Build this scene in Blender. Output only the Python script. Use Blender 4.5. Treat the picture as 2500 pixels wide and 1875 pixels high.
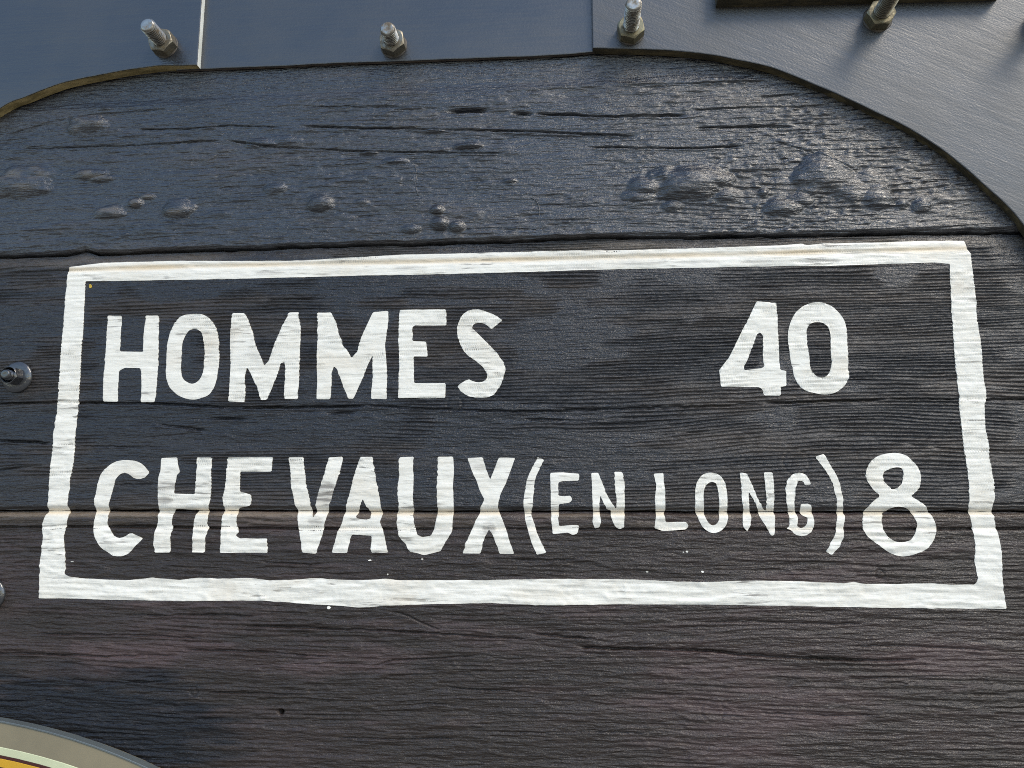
import bpy, bmesh, math, random
import numpy as np
from mathutils import Vector, Matrix
from mathutils.geometry import delaunay_2d_cdt

# ------------------------------------------------------------------ clear
for o in list(bpy.data.objects):
    bpy.data.objects.remove(o, do_unlink=True)
scene = bpy.context.scene
C = bpy.context.collection
rnd = random.Random(4)

# ------------------------------------------------------------------ camera
F = 1878.0                       # focal length in photo pixels (2500 wide)
D = 0.676                        # metres from the wall
CX, CZ = 0.0, 1.60
def nrm(v): v = np.array(v, float); return v/np.linalg.norm(v)
Xc = nrm((23167, -330, -F))      # world +X, seen in camera axes (right, down, forward)
n0 = np.array((156.0, 312.0, F)); n0 = n0 - Xc*np.dot(n0, Xc)
Nc = nrm(n0)                     # world +Y (into the wall)
Uc = -np.cross(Nc, Xc)           # world +Z
cam_d = bpy.data.cameras.new('camera'); cam = bpy.data.objects.new('camera', cam_d); C.objects.link(cam)
cam_d.sensor_width = 36.0; cam_d.lens = 36.0*F/2500; cam_d.clip_start = 0.01; cam_d.clip_end = 2000
right = (Xc[0], Nc[0], Uc[0]); up = (-Xc[1], -Nc[1], -Uc[1]); back = (-Xc[2], -Nc[2], -Uc[2])
cam.matrix_world = Matrix(((right[0], up[0], back[0], CX), (right[1], up[1], back[1], -D),
                           (right[2], up[2], back[2], CZ), (0, 0, 0, 1)))
scene.camera = cam

# ------------------------------------------------------------------ light
SUN_AZ, SUN_EL = 50.0, 46.0      # degrees to the right of straight behind the camera; elevation
world = bpy.data.worlds.new('World'); scene.world = world; world.use_nodes = True
wn = world.node_tree; bg = wn.nodes['Background']
sky = wn.nodes.new('ShaderNodeTexSky'); sky.sky_type = 'NISHITA'; sky.sun_disc = False
sky.sun_elevation = math.radians(SUN_EL); sky.sun_rotation = math.radians(180-SUN_AZ)
sky.air_density = 1.3; sky.dust_density = 1.0; sky.ozone_density = 2.2
wn.links.new(sky.outputs[0], bg.inputs[0]); bg.inputs[1].default_value = 0.15
sd = bpy.data.lights.new('sun', 'SUN'); sun = bpy.data.objects.new('sun', sd); C.objects.link(sun)
sd.energy = 1.15; sd.angle = math.radians(24); sd.color = (1.0, 0.89, 0.70)
az, el = math.radians(SUN_AZ), math.radians(SUN_EL)
to_sun = Vector((math.sin(az)*math.cos(el), -math.cos(az)*math.cos(el), math.sin(el)))
sun.rotation_euler = to_sun.to_track_quat('Z', 'Y').to_euler(); sun.location = (3, -4, 5)
vs = scene.view_settings
vs.view_transform = 'Standard'; vs.look = 'None'; vs.gamma = 1.0; vs.exposure = 0.97
vs.use_curve_mapping = False
scene.render.engine = 'CYCLES'
scene.cycles.use_denoising = False
scene.cycles.filter_width = 1.0
scene.cycles.use_adaptive_sampling = False
scene.cycles.max_bounces = 5

# ------------------------------------------------------------------ pixel -> wall
def W(px, py, t=0.0):
    """photo pixel -> point (x, z) on the plane t metres in front of the wall"""
    px = np.asarray(px, float); py = np.asarray(py, float)
    d = [px-1250.0, py-937.5, np.full_like(px, F)]
    dx = d[0]*Xc[0]+d[1]*Xc[1]+d[2]*Xc[2]
    dy = d[0]*Nc[0]+d[1]*Nc[1]+d[2]*Nc[2]
    dz = d[0]*Uc[0]+d[1]*Uc[1]+d[2]*Uc[2]
    s = (D-t)/dy
    return CX+s*dx, CZ+s*dz
def WP(pts, t=0.0):
    a = np.array(pts, float); x, z = W(a[:, 0], a[:, 1], t); return np.stack([x, z], 1)
MM = 0.001
PXM = D/F                        # metres per photo pixel near the foot point

# ------------------------------------------------------------------ helpers
def link(name, me, mat, parent=None):
    o = bpy.data.objects.new(name, me); C.objects.link(o)
    if mat: me.materials.append(mat)
    if parent: o.parent = parent
    return o
def empty(name, label, cat, loc=(0, 0, 0), group=None):
    o = bpy.data.objects.new(name, None); C.objects.link(o); o.location = loc
    o.empty_display_size = 0.05
    o['label'] = label; o['category'] = cat
    if group: o['group'] = group
    return o
def mesh_np(name, verts, faces, smooth=True):
    """verts (n,3) array, faces (m,3 or 4) int array"""
    me = bpy.data.meshes.new(name)
    verts = np.ascontiguousarray(verts, dtype=np.float32); faces = np.ascontiguousarray(faces, dtype=np.int32)
    k = faces.shape[1]
    me.vertices.add(len(verts)); me.vertices.foreach_set('co', verts.ravel())
    me.loops.add(faces.size); me.loops.foreach_set('vertex_index', faces.ravel())
    me.polygons.add(len(faces))
    me.polygons.foreach_set('loop_start', np.arange(0, faces.size, k, dtype=np.int32))
    if smooth: me.polygons.foreach_set('use_smooth', np.ones(len(faces), dtype=bool))
    me.update(calc_edges=True); me.validate()
    return me
def fattr(me, name, vals):
    a = me.attributes.new(name, 'FLOAT', 'POINT'); a.data.foreach_set('value', np.ascontiguousarray(vals, dtype=np.float32).ravel())

def hsh(i, j, seed):
    i = i.astype(np.int64).astype(np.uint32); j = j.astype(np.int64).astype(np.uint32)
    h = i*np.uint32(374761393) + j*np.uint32(668265263) + np.uint32((seed*2246822519) & 0xffffffff)
    h = (h ^ (h >> np.uint32(13)))*np.uint32(1274126177)
    h = h ^ (h >> np.uint32(16))
    return (h & np.uint32(0xffffff)).astype(np.float64)/0xffffff
def vn(u, v, seed):
    """value noise 0..1"""
    u, v = np.broadcast_arrays(np.asarray(u, float), np.asarray(v, float))
    iu = np.floor(u); iv = np.floor(v); fu = u-iu; fv = v-iv
    fu = fu*fu*(3-2*fu); fv = fv*fv*(3-2*fv)
    a = hsh(iu, iv, seed); b = hsh(iu+1, iv, seed); c = hsh(iu, iv+1, seed); d = hsh(iu+1, iv+1, seed)
    return (a+(b-a)*fu)*(1-fv)+(c+(d-c)*fu)*fv
def sst(a, b, x):
    t = np.clip((x-a)/(b-a), 0, 1); return t*t*(3-2*t)

# ------------------------------------------------------------------ materials
class NT:
    def __init__(s, name):
        s.m = bpy.data.materials.new(name); s.m.use_nodes = True
        s.t = s.m.node_tree; s.b = s.t.nodes['Principled BSDF']
        s.pos = s.t.nodes.new('ShaderNodeNewGeometry').outputs['Position']
    def lk(s, a, b): s.t.links.new(a, b)
    def put(s, sock, v):
        if hasattr(v, 'is_linked') or hasattr(v, 'links'): s.lk(v, sock)
        else: sock.default_value = v
    def noise(s, scale, sx=1, sy=1, sz=1, detail=3, rough=0.55, off=(0, 0, 0), dist=0.0):
        mp = s.t.nodes.new('ShaderNodeMapping'); mp.inputs['Scale'].default_value = (sx, sy, sz)
        mp.inputs['Location'].default_value = off
        s.lk(s.pos, mp.inputs[0]); n = s.t.nodes.new('ShaderNodeTexNoise')
        n.inputs['Scale'].default_value = scale; n.inputs['Detail'].default_value = detail
        n.inputs['Roughness'].default_value = rough; n.inputs['Distortion'].default_value = dist
        s.lk(mp.outputs[0], n.inputs['Vector']); return n.outputs['Fac']
    def ramp(s, v, a, b, lo=0.0, hi=1.0):
        r = s.t.nodes.new('ShaderNodeMapRange'); r.interpolation_type = 'SMOOTHSTEP'
        s.put(r.inputs[0], v); r.inputs[1].default_value = a; r.inputs[2].default_value = b
        r.inputs[3].default_value = lo; r.inputs[4].default_value = hi; return r.outputs[0]
    def math(s, op, a, b=0.0):
        n = s.t.nodes.new('ShaderNodeMath'); n.operation = op; s.put(n.inputs[0], a); s.put(n.inputs[1], b); return n.outputs[0]
    def mix(s, f, a, b):
        n = s.t.nodes.new('ShaderNodeMix'); n.data_type = 'RGBA'
        s.put(n.inputs[0], f)
        for i, v in ((6, a), (7, b)):
            if isinstance(v, tuple): n.inputs[i].default_value = (*v[:3], 1)
            else: s.lk(v, n.inputs[i])
        return n.outputs[2]
    def attr(s, name):
        n = s.t.nodes.new('ShaderNodeAttribute'); n.attribute_name = name; return n.outputs['Fac']
    def bump(s, h, strength, dist, prev=None):
        n = s.t.nodes.new('ShaderNodeBump'); n.inputs['Strength'].default_value = strength
        n.inputs['Distance'].default_value = dist; s.lk(h, n.inputs['Height'])
        if prev is not None: s.lk(prev, n.inputs['Normal'])
        s.lk(n.outputs[0], s.b.inputs['Normal']); return n.outputs[0]
    def base(s, v):
        if isinstance(v, tuple): s.b.inputs['Base Color'].default_value = (*v, 1)
        else: s.lk(v, s.b.inputs['Base Color'])
    def rough(s, v): s.put(s.b.inputs['Roughness'], v)
    def metal(s, v): s.put(s.b.inputs['Metallic'], v)

def wood_mat(name, black, brown, dust, seed, spec, rlo=.17, rhi=.36, gr=.7):
    t = NT(name)
    big = t.noise(8, .45, 1, 3.0, 5, .65, (seed, 0, 0), .5)
    streak = t.noise(60, .18, 1, 4.0, 4, .6, (0, seed, 0))
    fine = t.noise(420, .10, 1, 1.0, 3, .6, (0, seed, 1))
    grit = t.noise(720, .7, 1, 1, 3, .7)
    f1 = t.ramp(t.math('ADD', t.math('MULTIPLY', big, .9), t.math('MULTIPLY', streak, .18)), .46, .70)
    f1 = t.math('MULTIPLY', f1, t.ramp(t.attr('rough'), 0.1, .9, .25, 1.0))
    col = t.mix(f1, black, brown)
    col = t.mix(t.ramp(t.attr('dust'), 0, 1, 0, .8), col, dust)
    col = t.mix(t.ramp(fine, .58, .74, 0, .18), col, dust)
    col = t.mix(t.attr('dark_patch'), col, (.005, .005, .007))
    t.base(col)
    r = t.math('ADD', t.ramp(t.attr('rough'), 0, 1, rlo, rhi), t.ramp(streak, .35, .7, -.03, .08))
    t.rough(r)
    b1 = t.bump(fine, .8, .0013)
    b2 = t.bump(t.noise(240, .22, 1, 1.5, 4, .65, (3, 0, seed), .8), .8, .0014, b1)
    b3 = t.bump(t.noise(850, .11, 1, 1, 2, .5, (1, 0, seed)), .55, .0008, b2)
    t.bump(grit, gr, .0008, b3)
    t.b.inputs['Specular IOR Level'].default_value = spec
    return t.m
M_P1 = wood_mat('black paint on upper plank', (.012, .013, .016), (.026, .022, .020), (.095, .078, .058), 0, 1.0, .14, .28, .42)
M_P2 = wood_mat('black paint on lettered plank', (.012, .012, .014), (.040, .031, .025), (.13, .105, .078), 3, .6)
M_P3 = wood_mat('faded black paint on lower plank', (.027, .0200, .0160), (.066, .043, .040), (.17, .130, .092), 7, .45, .16, .33)

def white_mat():
    t = NT('white sign paint')
    n1 = t.noise(35, 1, 1, 1, 3, .6); n2 = t.noise(160, .15, 1, 1.6, 4, .6)
    col = t.mix(t.ramp(n1, .4, .75, 0, .6), (.75, .720, .640), (.69, .65, .56))
    col = t.mix(t.ramp(t.noise(260, .09, 1, 1.1, 4, .65, (7, 0, 0)), .52, .70, 0, .26), col, (.52, .495, .44))
    col = t.mix(t.ramp(t.attr('stain'), .03, .8, 0, .95), col, (.66, .53, .36))
    flake = t.math('MULTIPLY', t.ramp(t.noise(330, .09, 1, 1.1, 3, .6, (2, 0, 4)), .57, .64), t.ramp(t.noise(16, 1, 1, 1, 3, .6, (5, 0, 2)), .46, .62, .04, .8))
    col = t.mix(flake, col, (.16, .145, .125))
    col = t.mix(t.ramp(t.noise(22, .5, 1, 1, 4, .6, (9, 0, 1)), .50, .72, 0, .45), col, (.62, .54, .42))
    jd = t.attr('jd'); cut = t.math('MULTIPLY', t.ramp(t.math('ABSOLUTE', jd), .25, .55, 1, 0), t.ramp(t.noise(45, 1, 1, .1, 2, .5), .42, .52, .25, .95))
    col = t.mix(cut, col, (.06, .048, .035))
    wear = t.math('MULTIPLY', t.attr('wear'), t.ramp(t.noise(380, .10, 1, 1.2, 3, .6), .40, .58, .25, 1.0))
    col = t.mix(wear, col, (.22, .20, .175))
    t.base(col); t.rough(t.ramp(n2, .3, .7, .34, .54))
    b = t.bump(n2, .5, .0014)
    t.bump(t.noise(70, .5, 1, 1, 3, .6), .4, .003, b)
    return t.m
M_WHITE = white_mat()

def steel_paint(name, ang, rough_lo, rough_hi):
    t = NT(name)
    mp = t.t.nodes.new('ShaderNodeMapping'); mp.inputs['Rotation'].default_value = (0, ang, 0)
    t.lk(t.pos, mp.inputs[0]); t.pos = mp.outputs[0]
    brush = t.noise(330, .07, 1, 1.3, 3, .6, (0, 0, 5), .4)
    big = t.noise(9, 1, 1, 1, 3, .6); grit = t.noise(700, .6, 1, 1, 2, .6); lump = t.noise(30, .5, 1, 1, 3, .6)
    col = t.mix(t.ramp(big, .35, .7), (.014, .016, .020), (.022, .023, .025))
    col = t.mix(t.ramp(grit, .72, .80, 0, .3), col, (.10, .095, .085))
    t.base(col)
    t.rough(t.math('ADD', t.ramp(big, .3, .7, rough_lo, rough_hi), t.ramp(brush, .3, .7, -.04, .05)))
    b = t.bump(brush, .17, .0010); b = t.bump(grit, .28, .0007, b); b = t.bump(t.noise(110, .12, 1, 1, 4, .7, (2, 0, 0), .6), .09, .002, b); t.bump(lump, .14, .004, b)
    t.b.inputs['Specular IOR Level'].default_value = 1.0
    return t.m
M_STEEL = steel_paint('black paint on steel', 0.0, .30, .40)
M_STEELR = steel_paint('black paint on curved steel', math.radians(-28), .41, .50)

def edge_mat(c1, c2):
    t = NT('grimy steel edge'); n = t.noise(120, .3, 1, .6, 4, .65)
    t.base(t.mix(t.ramp(n, .35, .7), c1, c2)); t.rough(.6); t.bump(t.noise(400, .5, 1, 1, 3, .6), .4, .001)
    return t.m
M_EDGE = edge_mat((.030, .025, .013), (.12, .092, .042)); M_EDGEL = edge_mat((.16, .12, .045), (.42, .32, .14))
def lit_edge_mat():
    t = NT('steel edge painted sunlit'); n = t.noise(90, 1, 1, .2, 3, .6)
    t.base(t.mix(t.ramp(n, .3, .7), (.55, .56, .50), (.75, .76, .72))); t.rough(.45); t.bump(t.noise(300, 1, 1, .3, 2, .6), .3, .001)
    return t.m
M_LIT_EDGE = lit_edge_mat()  # pale base colour paints in the light caught by the upright edge
def zinc(name, a, b, r):
    t = NT(name); n = t.noise(260, 1, 1, 1, 4, .65); n2 = t.noise(60, 1, 1, 1, 3, .6)
    f = t.ramp(t.math('ADD', t.math('MULTIPLY', n, .5), t.math('MULTIPLY', n2, .5)), .42, .62)
    t.base(t.mix(f, a, b)); t.metal(t.ramp(f, 0, 1, .9, .25)); t.rough(t.ramp(f, 0, 1, r, .6)); t.bump(n, .25, .0006)
    return t.m
M_STUD = zinc('zinc plated thread', (.34, .33, .30), (.11, .085, .055), .30)
M_NUT = zinc('weathered zinc nut', (.24, .215, .165), (.10, .08, .048), .42)
M_NUTY = zinc('yellowed zinc nut', (.24, .21, .13), (.13, .105, .06), .42)
def gloss_black():
    t = NT('thick glossy black paint'); n = t.noise(120, 1, 1, 1, 3, .6)
    t.base((.024, .025, .027)); t.rough(.22); t.b.inputs['Specular IOR Level'].default_value = 1.0; t.bump(n, .4, .002); return t.m
M_GLOSS = gloss_black()
def plain(name, col, r, metal=0.0, col2=None, sc=20):
    t = NT(name); n = t.noise(sc, 1, 1, 1, 4, .6)
    t.base(t.mix(t.ramp(n, .35, .7), col, col2 or tuple(c*.85 for c in col))); t.rough(r); t.metal(metal)
    t.bump(t.noise(200, 1, 1, 1, 2, .5), .1, .0008); return t.m

# ------------------------------------------------------------------ plank relief
# joints between planks, traced left to right (photo px), then continued level
J1 = WP([(0, 627), (160, 622), (210, 612), (240, 620), (470, 610), (700, 604), (980, 596), (1300, 588), (1500, 578), (1600, 580), (1900, 575), (2150, 570), (2330, 568), (2500, 566)])
J2 = WP([(0, 1247), (250, 1246), (620, 1246), (900, 1248), (1250, 1248), (1700, 1249), (2100, 1249), (2500, 1248)])
B2G = WP([(0, 664), (160, 661), (500, 651), (1000, 641), (1500, 630), (2000, 617), (2350, 608), (2500, 604)])   # bead groove of lettered plank
B3G = WP([(0, 1287), (300, 1286), (600, 1290), (900, 1291), (1300, 1292), (1700, 1293), (2100, 1292), (2500, 1291)])
def jz(line, x, amp=0.0, seed=1):
    z = np.interp(x, line[:, 0], line[:, 1])
    if amp: z = z + amp*(vn(x/.012, 0.5, seed)-.5) + amp*.8*(vn(x/.05, 3.5, seed)-.5)
    return z

CR1 = [  # cracks: (depth mm, width mm, points)
 (1.6, .55, [(45, 366), (130, 362), (230, 359), (400, 352), (500, 345), (545, 343)]),
 (2.2, .6, [(545, 343), (600, 350), (640, 359), (720, 362), (860, 369), (1000, 373), (1150, 375), (1240, 377)]),
 (1.8, .5, [(330, 317), (450, 316), (560, 307), (690, 312)]),
 (2.6, .7, [(735, 311), (800, 311), (960, 315), (1130, 318), (1300, 322), (1430, 329), (1560, 334)]),
 (1.2, .5, [(760, 262), (1000, 263), (1080, 266)]),
 (4.0, 1.5, [(1082, 273), (1120, 272), (1150, 270), (1185, 271), (1198, 271)]),
 (4.0, 1.3, [(1242, 278), (1270, 278), (1305, 278)]),
 (3.2, .8, [(1300, 279), (1400, 282), (1500, 286), (1600, 284), (1680, 283)]),
 (1.4, .5, [(1500, 210), (1650, 206), (1780, 202), (1900, 198)]),
 (1.8, .5, [(1680, 271), (1790, 265), (1860, 263), (1970, 262)]),
 (2.2, .6, [(1690, 313), (1780, 312), (1870, 310), (1935, 313)]),
 (2.4, .6, [(1425, 360), (1500, 361), (1600, 363), (1700, 362), (1820, 359)]),
 (1.8, .6, [(1840, 240), (1900, 235), (1975, 230)]),
 (1.2, .4, [(1865, 342), (1920, 355), (2000, 380), (2060, 408), (2145, 448)]),
 (1.0, .5, [(0, 335), (120, 300), (190, 285), (300, 275), (420, 266)]),
 (1.0, .5, [(1200, 330), (1400, 335), (1560, 340)]),
]
CR2 = [
 (2.6, .75, [(-300, 984), (0, 984), (190, 983), (380, 985), (520, 992), (700, 995), (900, 990)]),
 (2.0, .65, [(880, 989), (1100, 1000), (1300, 1005), (1500, 998), (1700, 992), (1860, 986)]),
 (1.0, .5, [(2160, 1075), (2300, 1095), (2420, 1100), (2500, 1101), (2700, 1100)]),
 (2.4, .7, [(-300, 1070), (0, 1076), (70, 1079), (135, 1083)]),
 (1.0, .4, [(190, 1088), (300, 1090), (420, 1092)]),
 (2.6, .6, [(2160, 972), (2300, 974), (2420, 975), (2500, 976), (2700, 976)]),
 (2.6, .65, [(1850, 985), (1950, 982), (2100, 978), (2170, 975)]),
 (2.0, .8, [(370, 1033), (410, 1040), (460, 1044), (500, 1052), (515, 1056)]),
 (1.8, .7, [(500, 1022), (560, 1021), (600, 1024), (622, 1027)]),
 (1.6, .6, [(530, 996), (580, 997), (640, 996), (700, 992)]),
 (1.8, .6, [(790, 1012), (830, 1008), (880, 1008)]),
 (1.4, .6, [(735, 1008), (775, 1007)]),
 (1.6, .6, [(1270, 1023), (1350, 1024), (1400, 1026)]),
 (1.2, .5, [(1430, 1036), (1540, 1037), (1640, 1033)]),
 (1.2, .5, [(1630, 1057), (1690, 1055), (1740, 1053)]),
 (1.0, .4, [(600, 1265), (900, 1266)]),
 (1.2, .5, [(2340, 1232), (2420, 1233), (2500, 1230), (2700, 1230)]),
 (.9, .4, [(180, 1143), (250, 1145), (360, 1143)]),
 (.9, .4, [(270, 1183), (340, 1182), (395, 1180)]),
 (1.4, .5, [(-200, 1148), (0, 1148), (60, 1138), (120, 1139)]),
 (1.2, .5, [(630, 735), (720, 730), (790, 728)]),
]
CR3 = [
 (1.2, .5, [(300, 1500), (420, 1503), (560, 1500), (640, 1506)]), (1.0, .5, [(1700, 1520), (1850, 1517), (2000, 1524), (2120, 1522)]), (1.2, .5, [(2060, 1578), (2200, 1577), (2330, 1583), (2440, 1590)]), (1.0, .4, [(1250, 1790), (1420, 1786), (1600, 1790)]), (1.1, .5, [(800, 1800), (960, 1806), (1120, 1802)]), (1.1, .5, [(1850, 1740), (2030, 1748), (2150, 1746)]), (1.0, .5, [(2050, 1660), (2230, 1652), (2330, 1650)]), (1.2, .5, [(150, 1660), (300, 1668), (420, 1662)]),
 (1.3, .6, [(1235, 1365), (1340, 1368), (1430, 1366)]), (1.2, .6, [(620, 1372), (760, 1378), (800, 1380)]),
 (2.0, .6, [(80, 1548), (180, 1549), (280, 1550), (400, 1554), (500, 1561)]),
 (2.0, .6, [(-200, 1590), (0, 1595), (130, 1598), (250, 1603), (350, 1601), (440, 1601)]),
 (1.6, .5, [(440, 1586), (540, 1588), (640, 1592), (740, 1600), (820, 1604)]),
 (2.4, .6, [(590, 1527), (700, 1531), (780, 1534), (960, 1540), (1060, 1546), (1180, 1556), (1300, 1560)]),
 (1.2, .5, [(930, 1490), (985, 1500), (1040, 1525), (1090, 1545)]),
 (2.4, .7, [(1290, 1549), (1330, 1550), (1400, 1556), (1460, 1561)]),
 (3.0, .8, [(1400, 1579), (1500, 1584), (1600, 1586), (1740, 1590), (1800, 1598), (1880, 1603), (2000, 1608), (2110, 1611), (2250, 1613)]),
 (2.0, .6, [(505, 1691), (600, 1692), (660, 1695), (720, 1700)]),
 (1.6, .5, [(900, 1630), (960, 1612), (1050, 1608), (1180, 1600)]),
 (1.3, .5, [(1075, 1665), (1100, 1680), (1200, 1687), (1300, 1690)]),
 (1.0, .4, [(1340, 1605), (1500, 1608)]),
 (1.0, .5, [(1000, 1720), (1060, 1718), (1120, 1724)]),
]
BL = [  # blisters: px, py, rx, ry, height mm
 (1690, 452, 95, 44, 5.5), (1770, 480, 36, 22, 2.5), (1575, 462, 42, 24, 3.0), (1560, 482, 40, 14, 2.0), (2010, 430, 66, 48, 4.5), (2075, 470, 46, 30, 3.0), (2060, 410, 35, 24, 2.4),
 (1908, 510, 40, 22, 3.2), (2140, 486, 40, 28, 3.0), (2248, 505, 24, 18, 2.4), (2200, 500, 16, 12, 1.6), (1862, 474, 14, 11, 1.8),
 (2120, 440, 30, 20, 1.6), (1640, 505, 26, 14, 1.6), (1960, 490, 30, 18, 1.8),
 (435, 513, 42, 20, 3.0), (270, 522, 42, 16, 2.4), (335, 497, 20, 12, 2.4), (362, 482, 22, 9, 1.6), (275, 512, 34, 9, 1.5),
 (55, 455, 85, 30, 3.6), (70, 425, 70, 20, 2.0), (225, 428, 46, 14, 2.2), (250, 438, 40, 9, 1.6), (215, 305, 55, 26, 3.2),
 (782, 498, 32, 19, 3.0), (672, 462, 30, 15, 1.8), (885, 496, 20, 9, 1.6), (1068, 514, 18, 12, 2.4), (1076, 547, 20, 16, 2.6), (1116, 556, 20, 15, 2.4), (1004, 562, 24, 11, 1.8),
 (1148, 358, 36, 8, 2.2), (1060, 322, 26, 8, 1.4), (1245, 444, 18, 8, 1.5), (965, 396, 34, 8, 1.6), (640, 352, 40, 12, 1.6), (700, 345, 45, 12, 1.2), (905, 375, 22, 6, 1.2),
]
RINGS = [(1110, 985, 19, 1.0, 2), (1740, 1735, 25, .8, 3), (2148, 1402, 10, 1.2, 3), (472, 1688, 9, 1.2, 3), (686, 1738, 6, 9.0, 3), (1640, 1150, 9, .8, 2), (1945, 1128, 30, .7, 2)]
def cracks(h, x, z, lst, k):
    for dep, wid, pts in lst:
        p = WP(pts); x0, x1 = p[0, 0], p[-1, 0]
        sel = (x > x0-.002) & (x < x1+.002)
        if not sel.any(): continue
        xs = x[sel]; zc = np.interp(xs, p[:, 0], p[:, 1]) + .0009*(vn(xs/.006, dep*7, 77)-.5)
        end = sst(x0, x0+.015, xs)*(1-sst(x1-.015, x1, xs))
        dd = (z[sel]-zc)/(wid*1.15*MM)
        mod = .55+.7*vn(xs/.02, dep*3, 78)
        h[sel] -= k*1.5*dep*MM*end*mod*np.exp(-dd*dd)
        h[sel] += k*.22*dep*MM*end*np.exp(-((dd+2.4)/1.6)**2)      # raised lip under the crack
    return h

def relief(x, z, pid, k=1.0, full=False):
    """returns height towards the viewer, roughness mask, dust mask"""
    x = np.asarray(x, float); z = np.asarray(z, float); sd_ = pid*31
    wav = .012*(vn(x/.26, z/.06, 11+sd_)-.5)+.0016*(vn(x/.05, z/.012, 12+sd_)-.5)
    zz = z+wav
    px = 1406+x/PXM; py = 1250-(z-CZ)/PXM
    streak = .55*vn(x/.050, zz/.0021, 13+sd_)+.45*vn(x/.014, zz/.0010, 14+sd_)-.5
    lumps = vn(x/.011, zz/.0034, 15+sd_)*vn(x/.03, zz/.010, 16+sd_)
    ring = np.sin(2*np.pi*(zz/(.0030 if pid == 2 else .0044)+2.2*vn(x/.22, zz/.022, 17+sd_)+.5*vn(x/.03, zz/.004, 23+sd_)))
    ring = np.sign(ring)*np.abs(ring)**.7*(.35+1.1*vn(x/.035, zz/.005, 24+sd_))
    m = vn(x/.10, zz/.035, 18+sd_)*.6+.4*vn(x/.035, zz/.010, 19+sd_)
    tick = vn(x/.0040, z/.0020, 20+sd_)
    def terr(sx_, sz_, seed, n, w):
        """flakes and lifted film: terraces with crisp edges"""
        q = (vn(x/sx_, zz/sz_, seed+sd_)*.6+vn(x/(sx_*.33), zz/(sz_*.4), seed+1+sd_)*.4)*n
        i = np.floor(q); f = q-i
        return i+sst(.5-w, .5+w, f)-.5*n
    dust = np.zeros_like(x*1.0); dark_patch = np.zeros_like(dust)
    if pid == 1:
        m1 = sst(.40, .60, m)
        wr = 1-np.abs(2*vn(x/.040, zz/.0050, 44)-1); wr2 = 1-np.abs(2*vn(x/.014, zz/.0034, 45)-1)
        h = MM*(.65*streak+1.5*np.maximum(lumps-.30, 0)*(.3+m1)+.15*ring*m1+.30*(tick-.5)*m1+1.6*np.maximum(wr-.76, 0)*(.25+m1)+1.1*np.maximum(wr2-.74, 0)*m1
                +.26*terr(.06, .0085, 81, 9, .10)*(.35+.65*m1))
        peb = sst(1200, 1850, px+500*(vn(x/.06, z/.03, 40)-.5))*sst(.34, .66, vn(x/.05, z/.03, 41)+.22*sst(1400, 2200, px))
        bmask = np.zeros_like(h); bh = np.zeros_like(h)
        for (bx, by, rx, ry, hh) in BL:
            (cx_,), (cz_,) = W([bx], [by]); ax, az_ = rx*PXM*1.08, ry*PXM*1.18
            s = (np.abs(x-cx_) < 2.2*ax) & (np.abs(z-cz_) < 2.2*az_)
            if not s.any(): continue
            wob_ = .50+.75*vn(x[s]/.012, z[s]/.007, int(bx))+.15*vn(x[s]/.004, z[s]/.0025, int(bx)+1)
            # steeper on the underside, as sagging paint
            dzn = (z[s]-cz_)/az_; dzn = np.where(dzn < 0, dzn*1.15, dzn*.95)
            r2 = (((x[s]-cx_)/ax)**2+dzn**2)*wob_
            dome = np.clip(1-r2*.85, 0, 1)**1.05
            bh[s] = np.maximum(bh[s], hh*MM*1.75*dome); bmask[s] = np.maximum(bmask[s], sst(0, .35, dome))
            if bx < 500: dust[s] += 1.0*np.clip(1.1-r2, 0, 1)*vn(x[s]/.008, z[s]/.004, 56)
        h = h*(1-.6*bmask)+bh+MM*.35*bmask*(vn(x/.005, zz/.0022, 57)-.5)
        h += MM*peb*(1-.75*bmask)*(2.4*np.maximum(vn(x/.0064, z/.0034, 42)-.52, 0)+1.2*np.maximum(vn(x/.0036, z/.0022, 43)-.5, 0)+.30*ring)
        rough = .25+.6*m1-.4*bmask; h = cracks(h, x, z, CR1, k)
        under = 1-sst(120, 150, py); h = h*(1-.7*under)-.0012*under
    elif pid == 2:
        low = sst(975, 990, py)*(1-.75*sst(1300, 1900, px))
        m1 = sst(.42, .56, m+.17*sst(1250, 2050, px)-.03-.10*low)
        h = MM*(.42*streak+.62*ring*(.06+m1)+.7*np.maximum(lumps-.34, 0)+.22*(tick-.5)*(.3+m1)+.16*terr(.07, .009, 83, 8, .10)*(.3+low))
        rough = .10+.80*m1+.45*sst(1000, 1160, py)*vn(x/.12, zz/.02, 98); h = cracks(h, x, z, CR2, k)
    else:
        m1 = sst(.42, .62, m)
        wr = 1-np.abs(2*vn(x/.050, zz/.0055, 46)-1); wr2 = 1-np.abs(2*vn(x/.016, zz/.0036, 47)-1)
        h = MM*(1.25*streak+.25*ring*m1+1.0*np.maximum(lumps-.34, 0)*(1-.4*m1)+.28*(tick-.5)+.20*terr(.06, .008, 85, 9, .09)+2.2*np.maximum(wr-.76, 0)+1.5*np.maximum(wr2-.72, 0)*m1)
        rough = .35+.6*m1; h = cracks(h, x, z, CR3, k)
    for (rx_, ry_, rr_, dp, pd) in RINGS:
        if pd != pid: continue
        (cx_,), (cz_,) = W([rx_], [ry_]); q = np.hypot(x-cx_, z-cz_)
        if rr_ < 8: h -= dp*MM*np.exp(-(q/(rr_*PXM))**4)
        else: h -= dp*MM*np.exp(-((q-rr_*PXM)/.0008)**2)*(.3+vn(x/.008, z/.008, 95))
    # plank edges and bead mouldings
    if pid == 1:
        d = z-jz(J1, x, .0016, 61)-.0012
        h -= .0022*(1-sst(0, .003, d))
        h += .0010*(1-under)
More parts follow.
